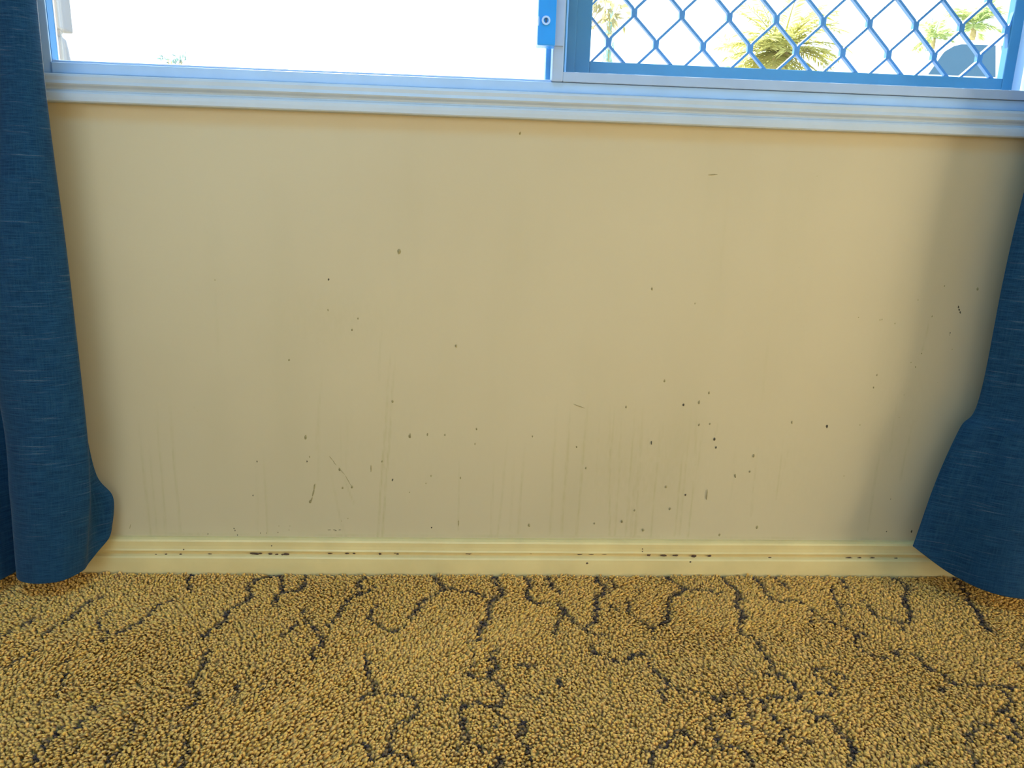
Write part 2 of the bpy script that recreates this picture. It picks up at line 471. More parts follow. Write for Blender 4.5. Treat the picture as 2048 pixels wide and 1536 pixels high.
# skirting and the moulding under the window
prof_b = [(0.004, .0565), (-.006, .0562), (-.0112, .0545), (-.0130, .0515), (-.0128, .0440), (-.0133, .0385), (-.0148, .0360), (-.0143, .0342),
          (-.0100, .0322), (-.0092, .0305), (-.0112, .0285), (-.0160, .0262), (-.0178, .0235), (-.0182, .0160), (-.0182, -.0099), (0.004, -.0099)]
bb = S(extrude_x('baseboard_front', prof_b, RX0 + .005, RX1 - .005, M_trim, n=160, wobble=0.00022))
# paint lost along the groove of the skirting
bm = bmesh.new()
for i, (px, py, r, k) in enumerate(((505, 1107, 3, 1.6), (513, 1108, 3, 1.8), (521, 1107, 2.5, 1.4), (541, 1108, 3.4, 1.2), (553, 1109, 2.6, 1.4), (572, 1109, 5.2, 1.3), (565, 1110, 3, 1),
        (694, 1107, 2.4, 2.0), (708, 1107, 2, 1.4), (760, 1108, 3.2, 1.0), (790, 1106, 2.2, 1.2), (795, 1108, 2.2, 1.2), (937, 1107, 3, 2.0), (1062, 1106.5, 2.2, 1.6),
        (1159, 1108, 3.4, 1.6), (1182, 1108, 3, 2.0), (1209, 1108, 2.8, 2.2), (1298, 1110, 3.2, 1.3), (1327, 1111, 3.0, 2.2), (1351, 1111, 2.6, 2.2), (1388, 1112, 4.2, 1.3), (1419, 1112, 3.4, 1.2),
        (1698, 1116, 3, 2.2), (1719, 1116, 2.6, 1.8), (1745, 1116, 2.8, 1.8), (1792, 1117, 2.4, 2.0), (1540, 1115, 1.8, 2), (332, 1109, 2.6, 1), (361, 1109, 2.6, 1), (312, 1109, 2, 1),
        (660, 1107, 1.6, 3), (420, 1108, 1.6, 2.4))):
    c = wp(px, py, -0.0128)
    blob(bm, c, r * .00088 * k, r * .00062, 0.0, n=10, lift=0.0006, sd=i + 40)
for i, (px, py, r) in enumerate(((1285, 1098, 1.6), (1285, 1103, 1.4), (1381, 1124, 2.2), (1174, 1127, 3), (367, 1099, 1.6), (543, 1092, 1.4))):
    blob(bm, wp(px, py, -0.0150 if py < 1105 else -.0184), r * .0008, r * .0007, sd=i + 90)
me = bpy.data.meshes.new('chips'); bm.to_mesh(me); bm.free()
o = link('paint_chips', me, M_chip, bb); o['kind'] = 'stuff'; o['label'] = 'brown chips where paint is missing'
# dark gap between skirting and wall in places
bm = bmesh.new()
for i, (xa, xb) in enumerate(((630, 700), (745, 800), (800, 960), (1180, 1240), (1300, 1380), (1540, 1600), (1660, 1700), (1757, 1770), (255, 262), (360, 372), (470, 476))):
    k = 0
    x = xa
    while x < xb:
        L = 10 + 14 * random.random()
        c = wp(x + L / 2, 1079.2 + 0.0076 * (x - 200) + 0.6, -0.0045)
        blob(bm, c, L * .00045, .0005, -0.002, n=10, lift=0.0016, sd=i * 20 + k)
        x += L * 1.05; k += 1
me = bpy.data.meshes.new('gap'); bm.to_mesh(me); bm.free()
o = link('gap_grime', me, M_chip, bb); o['kind'] = 'stuff'; o['label'] = 'thin line of dark grime above the skirting'

prof_s = [(0.004, .7862), (-.011, .7860), (-.0140, .7845), (-.0152, .7815), (-.0150, .7765), (-.0162, .7740), (-.0170, .7720), (-.0158, .7700), (-.0118, .7672), (-.0108, .7650),
          (-.0118, .7630), (-.0162, .7612), (-.0178, .7585), (-.0182, .7540), (-.0180, .7485), (-.0165, .7466), (-.006, .7462), (0.004, .7462)]
S(extrude_x('trim_1', prof_s, -0.79, 1.02, M_sill, n=120, wobble=0.00018))
for nm, xa, xb in (('trim_2', -0.745, WX0 - .004), ('trim_3', WX1 + .004, 0.955)):
    S(boxes(nm, [(xa, xb, -.016, .004, .7866, WZ1 + .05)], M_sill, bevel=.003))

# ------------------------------------------------------------------ window
win = S(empty('window_1', (0.1, 0.05, WZ0)))
XL = -0.6140                     # inner edge of the left jamb
XM0, XM1 = 0.1125, 0.1294        # stile of the sliding sash
zf = 0.8052
boxes('window_frame', [(WX0, XL, -0.002, 0.020, WZ0 + .0003, WZ1), (XL, WX1, -0.002, 0.085, WZ1 - .04, WZ1), (0.868, WX1, -0.002, 0.085, WZ0 + .0003, WZ1 - .04)],
      M_frame, win, bevel=0.0015)
boxes('frame_sill', [(XL, 0.868, -0.004, 0.085, WZ0 + .0003, 0.8018)], M_frame, win, bevel=0.0014)
boxes('glazing_bead', [(XL, XM0 + .012, 0.0, 0.085, 0.8019, zf)], M_frame, win, bevel=0.0010)
boxes('jamb_bead_lit', [(XL, XL + .0014, 0.0170, 0.0205, zf, WZ1 - .04)], M_white, win, bevel=0.0004)  # bead coloured white to draw its lit edge
boxes('jamb_shade_face', [(XL, XL + .0008, 0.0, 0.0168, zf, WZ1 - .04)], M_lock2, win)  # thin darker sheet, shade painted onto the jamb reveal
boxes('meeting_stile', [(0.1058, 0.135, 0.024, 0.05, zf, WZ1 - .04)], M_screen, win, bevel=0.0015)
boxes('fixed_pane', [(XL + .0015, 0.1058, 0.0265, 0.0300, zf, WZ1 - .04)], M_glass, win)
boxes('sash_stile', [(XM0, XM1, -0.010, 0.020, 0.8020, WZ1 - .041), (0.8560, 0.867, -0.010, 0.020, 0.8020, WZ1 - .041)], M_sash, win, bevel=0.0022)
boxes('sash_rail', [(XM1, 0.8555, -0.008, 0.020, 0.8022, 0.8162), (XM1, 0.8555, -0.008, 0.020, WZ1 - .075, WZ1 - .041)], M_sash, win, bevel=0.0012)
boxes('sash_pane', [(XM1, 0.8555, 0.010, 0.014, 0.8163, WZ1 - .076)], M_glass, win)
# lock on the sash stile
lx0, lx1 = wp(1075, 60, -0.03)[0], wp(1111, 60, -0.03)[0]
lz0 = wp(1090, 92, -0.03)[2]
lock = boxes('sash_lock', [(lx0, lx1, -0.034, -0.0102, lz0, lz0 + .105)], M_lock, win, bevel=0.0018)
boxes('lock_bracket', [(lx1 - .008, XM1 - .002, -0.0135, -0.0101, lz0 + .004, lz0 + .10)], M_sash, lock, bevel=0.0006)
kc = wp(1092, 41, -0.034)
def disc_y(bm, c, r0, r1, ya, yb, n=28):
    rings = []
    for (r, y) in ((r1, ya), (r1, yb), (r0, yb), (r0, ya + .0006)):
        rings.append([bm.verts.new((c[0] + r * math.cos(2 * math.pi * i / n), y, c[2] + r * math.sin(2 * math.pi * i / n))) for i in range(n)])
    for k in range(3):
        for i in range(n):
            bm.faces.new((rings[k][i], rings[k][(i + 1) % n], rings[k + 1][(i + 1) % n], rings[k + 1][i]))
    bm.faces.new(rings[3])
bm = bmesh.new(); disc_y(bm, kc, .0035, .0062, -.0338, -.0358)
bmesh.ops.recalc_face_normals(bm, faces=bm.faces[:])
me = bpy.data.meshes.new('lock_cylinder'); bm.to_mesh(me); bm.free()
link('lock_cylinder', me, M_steel, lock)
boxes('key_slot', [(kc[0] - .0007, kc[0] + .0007, -.0362, -.0345, kc[2] - .0030, kc[2] + .0030)], M_dark, lock)
bm = bmesh.new()
n = 14
c = wp(1078.5, 42, -0.034)
ring = [(c[0] - .001 + .0012 * math.cos(2 * math.pi * i / n), c[2] + .0065 * math.sin(2 * math.pi * i / n)) for i in range(n)]
bm.faces.new([bm.verts.new((x_, -.0346, z_)) for x_, z_ in ring][::-1])
r_ = bmesh.ops.extrude_face_region(bm, geom=bm.faces[:])
for v_ in [g for g in r_['geom'] if isinstance(g, bmesh.types.BMVert)]:
    v_.co.y += .004
me = bpy.data.meshes.new('lock_button'); bm.to_mesh(me); bm.free()
link('lock_button', me, M_steel, lock)

# ------------------------------------------------------------------ security screen outside the sash
YS = 0.056
sx0, sx1 = wp(1131, 100, YS)[0], wp(2046, 100, YS)[0]
mx0, mx1 = wp(1181, 100, YS)[0], wp(2016, 100, YS)[0]
mz0 = wp(1600, 140, YS)[2]
sc = tag(empty('security_screen', (0.5, YS, 0.81)), 'diamond-grille security screen, coloured with blue flare, behind the sliding sash of the window', 'screen')
sz0, sz1 = 0.8022, WZ1 - .045
boxes('screen_frame', [(sx0, mx0, YS, YS + .016, sz0, sz1), (mx1, sx1, YS, YS + .016, sz0, sz1),
                       (mx0, mx1, YS, YS + .016, sz0, mz0), (mx0, mx1, YS, YS + .016, sz1 - .03, sz1)], M_screen, sc, bevel=0.0016)
xs_ = wp(1150, 100, YS)[0]
boxes('frame_lip', [(sx0 + .001, xs_, YS - .006, YS - .0003, sz0 + .001, sz1 - .001)], M_screen, sc, bevel=0.0012)
# zigzag strips riveted side by side
n0 = wp(1268, 27, YS + .006); n1 = wp(1362, 30, YS + .006); n2 = wp(1216, 86, YS + .006); n3 = wp(1405, 93, YS + .006)
PX = (n3[0] - n2[0]) / 2
xr1 = n0[0]                       # a node of the upper row
zr1, zr2 = (n0[2] + n1[2]) / 2, (n2[2] + n3[2]) / 2
HZ = zr1 - zr2
hw, hl, th, dp = 0.0021, 0.0072, 0.0042, 0.0075
def strip_mesh(xa, xb, name):
    """xa: x at even rows (row of zr1), xb: x at odd rows; goes up in z"""
    pts = []
    k0 = -2; k1 = int((sz1 - zr1) / HZ) + 1
    for k in range(k0, k1 + 1):
        zc = zr1 + k * HZ
        x = xa if k % 2 == 0 else xb
        s = 1 if (xb > xa) == (k % 2 == 0) else -1     # direction towards the neighbour column
        pts += [(x + s * .0012, zc - hl), (x, zc - hl * .72), (x, zc), (x, zc + hl * .72), (x + s * .0012, zc + hl)]
    pts = [p for p in pts if mz0 - .035 < p[1] < sz1]
    # cut at the lower frame edge
    P = []
    for i, p in enumerate(pts):
        if p[1] >= mz0 - .004:
            if not P and i > 0:
                q = pts[i - 1]; f_ = (mz0 - .004 - q[1]) / (p[1] - q[1])
                P.append((q[0] + f_ * (p[0] - q[0]), mz0 - .004))
            P.append(p)
    verts, faces = [], []
    for i, (x, z) in enumerate(P):
        a_ = P[max(0, i - 1)]; b_ = P[min(len(P) - 1, i + 1)]
        dx, dz = b_[0] - a_[0], b_[1] - a_[1]
        L = math.hypot(dx, dz); nx_, nz_ = dz / L, -dx / L
        diag = abs(dx) > 0.004
        h = th / 2 * (0.92 if diag else 1.04)
        y0, y1 = YS + .002, YS + .002 + dp
        verts += [(x - nx_ * h, y0, z - nz_ * h), (x + nx_ * h, y0, z + nz_ * h), (x + nx_ * h, y1, z + nz_ * h), (x - nx_ * h, y1, z - nz_ * h)]
    for i in range(len(P) - 1):
        b = i * 4
        for j in range(4):
            faces.append((b + j, b + (j + 1) % 4, b + 4 + (j + 1) % 4, b + 4 + j))
    return verts, faces
k = math.floor((mx0 - xr1) / (PX / 1)) - 1
cnt = 0
while True:
    X0 = xr1 + k * PX
    if X0 > mx1: break
    for (xa, xb) in ((X0 + hw, X0 + PX / 2 - hw), (X0 + PX - hw, X0 + PX / 2 + hw)):
        lo, hi = min(xa, xb), max(xa, xb)
        if hi < mx0 + .002 or lo > mx1 - .002: continue
        vs, fs = strip_mesh(xa, xb, 'grille_strip')
        vs = [(min(max(x, mx0 - .002), mx1 + .002), y, z) for x, y, z in vs]
        pyd('grille_strip', vs, fs, M_grille, sc)
        cnt += 1
    k += 1

# ------------------------------------------------------------------ curtains
def catmull(P, n):
    P = np.asarray(P, float)
    m = len(P)
    tt = np.linspace(0, m - 1, n)
    out = np.zeros((n, P.shape[1]))
    for q, s in enumerate(tt):
        i = min(int(s), m - 2); f_ = s - i
        p0, p1, p2, p3 = P[max(i - 1, 0)], P[i], P[i + 1], P[min(i + 2, m - 1)]
        out[q] = 0.5 * ((2 * p1) + (p2 - p0) * f_ + (2 * p0 - 5 * p1 + 4 * p2 - p3) * f_ ** 2 + (3 * p1 - p0 - 3 * p2 + p3) * f_ ** 3)
    return out
def curtain(name, levels, nu, nv, label):
    """levels: rows from hem to top, each a list of (x, y, z) with equal counts"""
    rows = [catmull(l, nu) for l in levels]
    zs = np.array([l[0][2] for l in levels])
    G = np.zeros((nv, nu, 3))
    A = np.array(rows)
    sp = np.linspace(0, 1, nv) ** 1.15 * (len(rows) - 1)
    for i in range(nu):
        col_ = catmull(A[:, i, :], 400)
        s = np.linspace(0, len(rows) - 1, 400)
        for c_ in range(3):
            G[:, i, c_] = np.interp(sp, s, col_[:, c_])
    # soft irregularity of hanging cloth
    uu, vv = np.meshgrid(np.arange(nu) / nu, G[:, nu // 2, 2])
    G[:, :, 1] += 0.0022 * np.sin(uu * 23 + vv * 7) * np.sin(vv * 9 + uu * 5)
    G[:, :, 0] += 0.0012 * np.sin(vv * 13 + uu * 9)
    du = np.linalg.norm(np.diff(G[nv // 2], axis=0), axis=1)
    ul = np.concatenate([[0], np.cumsum(du)])
    idx = np.arange(nu * nv).reshape(nv, nu)
    F = np.stack([idx[:-1, :-1].ravel(), idx[:-1, 1:].ravel(), idx[1:, 1:].ravel(), idx[1:, :-1].ravel()], 1)
    root = tag(empty(name, tuple(G[0, nu // 2])), label, 'curtain', 'window curtains')
    def sheet(nm, G_, F_, ulc, thick, off=0):
        me = np_mesh(nm, G_.reshape(-1, 3), F_)
        uv = me.uv_layers.new(name='UVMap')
        li = np.zeros(len(me.loops), np.int32); me.loops.foreach_get('vertex_index', li)
        nn = G_.shape[1]
        UV = np.stack([ulc[li % nn], G_.reshape(-1, 3)[li, 2]], 1)
        uv.data.foreach_set('uv', UV.astype(np.float32).ravel())
        o = link(nm, me, M_curtain, root, True)
        md = o.modifiers.new('thickness', 'SOLIDIFY'); md.thickness = thick; md.offset = off
        return o
    sheet('cloth', G, F, ul, 0.0012)
    return root, G, ul
LV_L = []
def lvl(z, pts):
    return [(x, y, z) for x, y in pts]
# left curtain, right end first (end flap near the wall, round the front of the fold, back into the crevice, on to the next folds)
hemL = [(-.589, -.024, .080), (-.592, -.034, .066), (-.606, -.046, .048), (-.614, -.058, .036), (-.617, -.074, .030), (-.634, -.104, .028), (-.664, -.114, .028), (-.694, -.106, .030),
        (-.712, -.080, .030), (-.716, -.060, .028), (-.727, -.078, .024), (-.747, -.110, .022), (-.79, -.120, .022), (-.825, -.08, .03), (-.84, -.04, .03), (-.87, -.05, .03), (-.90, -.10, .03), (-.95, -.11, .03)]
L1 = lvl(.135, [(-.583, -.024), (-.588, -.033), (-.604, -.044), (-.602, -.058), (-.594, -.078), (-.622, -.104), (-.658, -.114), (-.690, -.104), (-.710, -.078), (-.716, -.056), (-.727, -.068), (-.747, -.100), (-.79, -.110), (-.825, -.08), (-.84, -.04), (-.87, -.05), (-.90, -.10), (-.95, -.11)])
L2 = lvl(.175, [(-.606, -.024), (-.606, -.033), (-.606, -.044), (-.600, -.058), (-.589, -.078), (-.618, -.103), (-.656, -.114), (-.690, -.104), (-.710, -.076), (-.716, -.054), (-.727, -.066), (-.748, -.098), (-.79, -.110), (-.825, -.08), (-.84, -.04), (-.87, -.05), (-.90, -.10), (-.95, -.11)])
L3 = lvl(.27, [(-.616, -.024), (-.614, -.033), (-.606, -.044), (-.596, -.056), (-.586, -.076), (-.612, -.101), (-.652, -.112), (-.688, -.102), (-.708, -.072), (-.715, -.050), (-.730, -.060), (-.750, -.096), (-.79, -.110), (-.825, -.08), (-.84, -.04), (-.87, -.05), (-.90, -.10), (-.95, -.11)])
L4 = lvl(.50, [(-.640, -.022), (-.622, -.026), (-.612, -.036), (-.600, -.050), (-.590, -.070), (-.608, -.094), (-.650, -.106), (-.690, -.098), (-.715, -.072), (-.725, -.046), (-.742, -.050), (-.762, -.090), (-.80, -.105), (-.83, -.08), (-.845, -.045), (-.87, -.05), (-.90, -.10), (-.95, -.11)])
L5 = lvl(.80, [(-.640, -.022), (-.628, -.026), (-.618, -.034), (-.606, -.046), (-.594, -.064), (-.606, -.084), (-.634, -.088), (-.662, -.072), (-.690, -.078), (-.715, -.098), (-.742, -.090), (-.765, -.060), (-.795, -.070), (-.83, -.09), (-.85, -.06), (-.87, -.05), (-.90, -.09), (-.95, -.10)])
L6 = lvl(1.25, [(-.640, -.022), (-.632, -.028), (-.622, -.034), (-.610, -.044), (-.597, -.060), (-.606, -.078), (-.630, -.080), (-.655, -.062), (-.685, -.070), (-.715, -.092), (-.742, -.084), (-.765, -.056), (-.795, -.066), (-.83, -.085), (-.85, -.06), (-.87, -.05), (-.90, -.09), (-.95, -.10)])
L7 = [(x, y, 2.2) for x, y, z in L6]
curtain('curtain', [hemL, L1, L2, L3, L4, L5, L6, L7], 150, 150, 'blue linen curtain hanging at the left side of the window')
# right curtain, left end first
hemR = [(.750, -.074, .082), (.772, -.080, .066), (.806, -.092, .044), (.838, -.126, .034), (.876, -.150, .030), (.918, -.156, .030), (.955, -.130, .030), (.970, -.090, .030), (.985, -.06, .03), (1.01, -.10, .03), (1.05, -.14, .03), (1.09, -.12, .03), (1.12, -.07, .03), (1.16, -.10, .03), (1.2, -.13, .03)]
R2 = lvl(.19, [(.769, -.074), (.782, -.084), (.812, -.100), (.842, -.126), (.880, -.146), (.920, -.150), (.957, -.126), (.972, -.090), (.987, -.06), (1.01, -.10), (1.05, -.14), (1.09, -.12), (1.12, -.07), (1.16, -.10), (1.2, -.13)])
R3 = lvl(.29, [(.794, -.076), (.804, -.086), (.826, -.100), (.854, -.122), (.888, -.138), (.924, -.142), (.958, -.120), (.973, -.090), (.988, -.06), (1.01, -.10), (1.05, -.14), (1.09, -.12), (1.12, -.07), (1.16, -.10), (1.2, -.13)])
R4 = lvl(.345, [(.816, -.078), (.822, -.087), (.838, -.100), (.864, -.118), (.894, -.132), (.928, -.134), (.960, -.115), (.975, -.088), (.990, -.06), (1.01, -.09), (1.05, -.13), (1.09, -.11), (1.12, -.07), (1.16, -.10), (1.2, -.13)])
R5 = lvl(.58, [(.817, -.080), (.823, -.088), (.840, -.098), (.866, -.112), (.896, -.122), (.930, -.122), (.962, -.105), (.978, -.084), (.993, -.06), (1.015, -.09), (1.05, -.12), (1.09, -.10), (1.12, -.07), (1.16, -.10), (1.2, -.12)])
R6 = lvl(1.0, [(.838, -.078), (.844, -.086), (.860, -.095), (.882, -.106), (.908, -.114), (.938, -.114), (.966, -.100), (.982, -.080), (.997, -.06), (1.018, -.08), (1.05, -.11), (1.09, -.10), (1.12, -.07), (1.16, -.09), (1.2, -.11)])
R7 = [(x, y, 2.2) for x, y, z in R6]
curtain('curtain', [hemR, R2, R3, R4, R5, R6, R7], 150, 150, 'darker blue linen curtain at the right side, its lower corner turned out')

# ------------------------------------------------------------------ carpet pile
LINES = [
 (8, [(352,1194),(318,1206),(301,1222),(287,1233),(260,1249),(228,1263),(207,1271)]), (6, [(223,1216),(211,1226),(197,1237),(201,1247),(215,1259)]),
 (8, [(209,1187),(197,1192),(172,1202),(158,1214),(137,1233),(117,1245),(88,1263)]), (9, [(68,1230),(53,1241),(31,1251),(10,1265)]),
 (6, [(74,1292),(53,1302),(31,1315),(6,1329)]), (6, [(137,1314),(107,1323)]), (4, [(125,1338),(121,1355),(121,1377),(102,1392),(70,1402)]),
 (8, [(186,1402),(191,1412),(182,1428),(170,1437),(152,1447)]), (7, [(127,1447),(105,1467),(86,1488),(64,1514)]), (5, [(172,1465),(148,1498)]),
 (6, [(109,1519),(115,1529),(105,1540)]), (7, [(264,1432),(266,1451),(262,1467)]), (7, [(256,1480),(223,1502),(211,1517)]),
 (9, [(397,1346),(381,1359),(389,1375),(391,1394),(371,1410)]), (7, [(361,1439),(344,1449)]), (9, [(371,1475),(373,1494),(365,1514),(350,1540)]),
 (8, [(407,1138),(375,1150),(381,1175)]),
 (9, [(577,1134),(557,1142),(526,1150),(506,1157),(496,1169),(502,1185),(491,1198),(467,1210),(455,1220),(452,1232),(434,1247),(414,1259),(409,1271)]),
 (9, [(557,1142),(565,1159),(565,1177),(551,1192),(551,1206)]), (9, [(604,1134),(612,1148),(608,1165),(596,1175),(575,1177)]),
 (7, [(602,1212),(610,1228),(621,1245),(639,1265),(647,1280),(629,1292),(620,1302),(629,1312)]), (7, [(594,1237),(584,1251),(567,1265),(557,1269)]),
 (8, [(741,1146),(725,1153),(717,1163),(721,1177),(698,1191),(686,1208),(670,1232),(655,1245)]), (7, [(748,1165),(739,1177),(715,1185)]),
 (9, [(416,1296),(407,1310),(409,1321),(399,1337)]), (8, [(727,1302),(733,1321),(733,1337)]), (8, [(475,1359),(465,1369),(475,1381),(467,1392),(448,1398)]),
 (5, [(530,1357),(518,1371)]), (6, [(703,1475),(686,1488),(670,1494)]),
 (8, [(753,1206),(739,1222),(745,1239),(768,1251),(772,1259),(786,1257),(813,1245)]), (10, [(817,1232),(833,1214),(839,1202)]),
 (7, [(839,1202),(856,1191),(876,1181),(891,1170),(905,1171),(925,1179),(940,1177),(970,1187)]), (8, [(891,1170),(872,1155),(862,1142),(872,1136)]),
 (7, [(1036,1140),(1012,1142),(989,1144),(973,1142)]),
 (12, [(987,1142),(991,1159),(1003,1181),(981,1194),(975,1216),(970,1235),(954,1255)]), (8, [(954,1255),(954,1273),(930,1280)]),
 (10, [(1036,1140),(1052,1153),(1057,1169),(1052,1181),(1057,1194)]), (7, [(1057,1194),(1075,1202),(1100,1198),(1120,1208),(1148,1239),(1167,1249),(1187,1241)]),
 (10, [(991,1288),(977,1308),(991,1318),(989,1333),(979,1341),(975,1354)]), (4, [(944,1290),(944,1331)]), (7, [(1069,1323),(1032,1325)]),
 (9, [(731,1330),(735,1346),(751,1369),(741,1379),(716,1393)]),
 (7, [(741,1379),(766,1383),(794,1385),(817,1389),(835,1398),(835,1416),(821,1432)]), (9, [(821,1432),(805,1439),(786,1447),(780,1471),(776,1492),(764,1504),(743,1510),(733,1492),(720,1475)]),
 (7, [(776,1492),(792,1502),(815,1508),(827,1516),(827,1540)]), (5, [(852,1389),(880,1393),(891,1387)]), (8, [(930,1338),(952,1350),(975,1353)]),
 (9, [(989,1353),(1005,1369),(1011,1389),(1001,1404),(979,1404),(950,1398),(934,1404),(921,1414),(927,1441),(930,1455),(925,1473),(911,1500)]),
 (7, [(930,1455),(950,1482),(970,1494)]), (7, [(995,1414),(1012,1435),(985,1447)]), (10, [(1042,1434),(1048,1451),(1036,1465),(1052,1480),(1059,1496),(1054,1514),(1038,1540)]),
 (8, [(1087,1371),(1081,1393)]), (7, [(1055,1386),(1065,1388)]), (11, [(1083,1134),(1095,1151),(1103,1171)]), (6, [(1103,1171),(1124,1185)]),
 (11, [(1187,1241),(1191,1228),(1191,1208),(1189,1191),(1206,1181),(1206,1165),(1191,1155),(1195,1144)]), (7, [(1206,1146),(1232,1167),(1226,1173)]),
 (9, [(1124,1212),(1122,1226),(1109,1251),(1112,1263)]), (7, [(1167,1249),(1179,1259),(1195,1265),(1210,1267)]),
 (8, [(1185,1282),(1187,1298),(1206,1306),(1222,1316),(1253,1316),(1269,1304),(1284,1300),(1294,1306)]),
 (9, [(1253,1196),(1257,1216)]), (7, [(1257,1216),(1277,1235),(1304,1247),(1327,1239)]), (11, [(1327,1239),(1335,1222),(1333,1204),(1343,1187)]),
 (9, [(1343,1187),(1366,1173),(1353,1163),(1333,1150),(1327,1140)]), (7, [(1220,1206),(1234,1214)]), (7, [(1366,1173),(1405,1177),(1446,1183)]),
 (5, [(1304,1247),(1304,1261)]), (9, [(1302,1318),(1306,1330),(1314,1340),(1335,1353),(1343,1367),(1361,1373)]), (8, [(1339,1365),(1323,1379),(1329,1389)]),
 (8, [(1382,1373),(1411,1379),(1427,1387),(1441,1396),(1450,1404),(1459,1418),(1451,1430),(1435,1422),(1418,1428),(1421,1451),(1433,1467),(1435,1492)]),
 (8, [(1280,1494),(1304,1496),(1325,1486),(1339,1473),(1355,1455),(1364,1451),(1378,1465),(1392,1482)]), (9, [(1304,1496),(1302,1514),(1298,1540)]),
 (8, [(1405,1486),(1415,1494),(1421,1486)]), (8, [(1120,1348),(1124,1365)]), (9, [(1431,1140),(1455,1144),(1482,1144),(1496,1140)]),
 (9, [(1447,1144),(1451,1159),(1474,1177),(1478,1187)]), (13, [(1478,1187),(1472,1206),(1484,1222),(1478,1239)]), (9, [(1478,1239),(1476,1253),(1486,1265),(1502,1265)]),
 (8, [(1496,1140),(1509,1151),(1525,1169),(1531,1185),(1548,1196),(1572,1198)]), (7, [(1572,1198),(1587,1194),(1605,1204),(1623,1214),(1634,1226),(1656,1235),(1679,1245),(1697,1251)]),
 (8, [(1541,1140),(1552,1153),(1572,1169)]), (9, [(1644,1150),(1652,1140),(1677,1151),(1691,1169)]), (6, [(1664,1167),(1666,1187),(1677,1204),(1683,1226)]),
 (5, [(1677,1204),(1712,1204)]), (7, [(1726,1196),(1740,1212),(1752,1224),(1771,1232),(1793,1237),(1803,1245)]), (6, [(1619,1226),(1621,1247)]),
 (11, [(1521,1275),(1521,1292),(1537,1308),(1545,1323),(1552,1337),(1568,1348)]), (8, [(1736,1269),(1718,1259),(1712,1275),(1709,1282),(1724,1294),(1744,1302),(1761,1308),(1775,1306)]),
 (9, [(1798,1290),(1789,1302),(1783,1296)]), (7, [(1498,1334),(1509,1338),(1527,1342),(1546,1340)]), (9, [(1568,1348),(1587,1361),(1597,1375),(1601,1383),(1593,1391),(1582,1394),(1570,1387)]),
 (8, [(1568,1385),(1529,1391),(1525,1404),(1537,1420),(1556,1437)]), (10, [(1556,1437),(1572,1449),(1582,1461),(1597,1469),(1619,1478)]), (9, [(1564,1451),(1562,1478),(1572,1490)]),
 (7, [(1439,1396),(1451,1383),(1468,1380),(1484,1377),(1496,1396),(1498,1418),(1498,1430)]), (7, [(1472,1441),(1488,1442),(1513,1449),(1535,1465)]),
 (7, [(1437,1486),(1482,1488),(1494,1504)]), (11, [(1494,1504),(1505,1517),(1515,1540)]), (9, [(1629,1330),(1634,1344),(1652,1355),(1668,1369),(1668,1383),(1636,1379)]),
 (8, [(1629,1330),(1646,1331),(1664,1333),(1679,1342),(1697,1353)]), (8, [(1607,1414),(1623,1422),(1636,1426),(1652,1426),(1664,1441),(1681,1459),(1699,1475)]),
 (12, [(1699,1475),(1711,1492),(1707,1512),(1705,1540)]), (12, [(1904,1140),(1926,1169),(1940,1201),(1958,1220),(1967,1240),(1980,1257),(1989,1259)]),
 (8, [(1765,1140),(1795,1155),(1816,1167)]), (11, [(1816,1167),(1812,1183),(1809,1196),(1817,1212),(1822,1225),(1821,1239)]), (8, [(1821,1239),(1802,1244),(1810,1257)]),
 (8, [(1829,1302),(1844,1315),(1860,1329),(1877,1337)]), (7, [(1855,1307),(1878,1312)]), (8, [(2028,1276),(2050,1294)]), (7, [(2021,1313),(2050,1334)]),
 (8, [(1856,1330),(1887,1344),(1907,1359),(1929,1364),(1965,1365),(1985,1366),(2009,1365),(2023,1370),(2036,1369)]), (8, [(1907,1359),(1887,1369),(1882,1378)]),
 (8, [(1999,1374),(2018,1388),(2019,1403),(2004,1417),(2009,1425),(2028,1435),(2038,1459),(2041,1469)]),
 (8, [(2030,1483),(2023,1471),(1996,1457),(1979,1442),(1955,1440),(1945,1459),(1940,1471),(1934,1483),(1943,1498),(1951,1513),(1960,1540)]),
 (6, [(1836,1534),(1848,1520),(1887,1529)]),
]
PX0, PX1, PY0, PY1 = -1.15, 1.25, -0.74, -0.0185
SP = 0.0043
gx, gy = np.meshgrid(np.arange(PX0, PX1, SP), np.arange(PY0, PY1, SP))
gx = gx + (np.arange(gx.shape[0]) % 2)[:, None] * SP / 2
tx = (gx + rng.uniform(-.36, .36, gx.shape) * SP).ravel()
ty = np.minimum((gy + rng.uniform(-.36, .36, gx.shape) * SP).ravel(), PY1)
NTF = len(tx)
# distance of each tuft to the woven lines
wig_x = 0.0022 * np.sin(ty * 310 + tx * 90) + rng.normal(0, .0010, NTF)
wig_y = 0.0022 * np.sin(tx * 290 - ty * 70) + rng.normal(0, .0010, NTF)
ln = np.zeros(NTF)
def add_line(P, half, amt):
    global ln
    P = catmull(P, max(6, 4 * len(P)))
    lo, hi = P.min(0) - .02, P.max(0) + .02
    sel = np.where((tx > lo[0]) & (tx < hi[0]) & (ty > lo[1]) & (ty < hi[1]))[0]
    if not len(sel): return
    x, y = tx[sel] + wig_x[sel], ty[sel] + wig_y[sel]
    best = np.full(len(sel), 9.0)
    for i in range(len(P) - 1):
        d, _ = seg_dist(P[i][0], P[i][1], P[i + 1][0], P[i + 1][1], x, y)
        best = np.minimum(best, d)
    ln[sel] = np.maximum(ln[sel], amt * np.clip(1.35 - best / half, 0, 1))
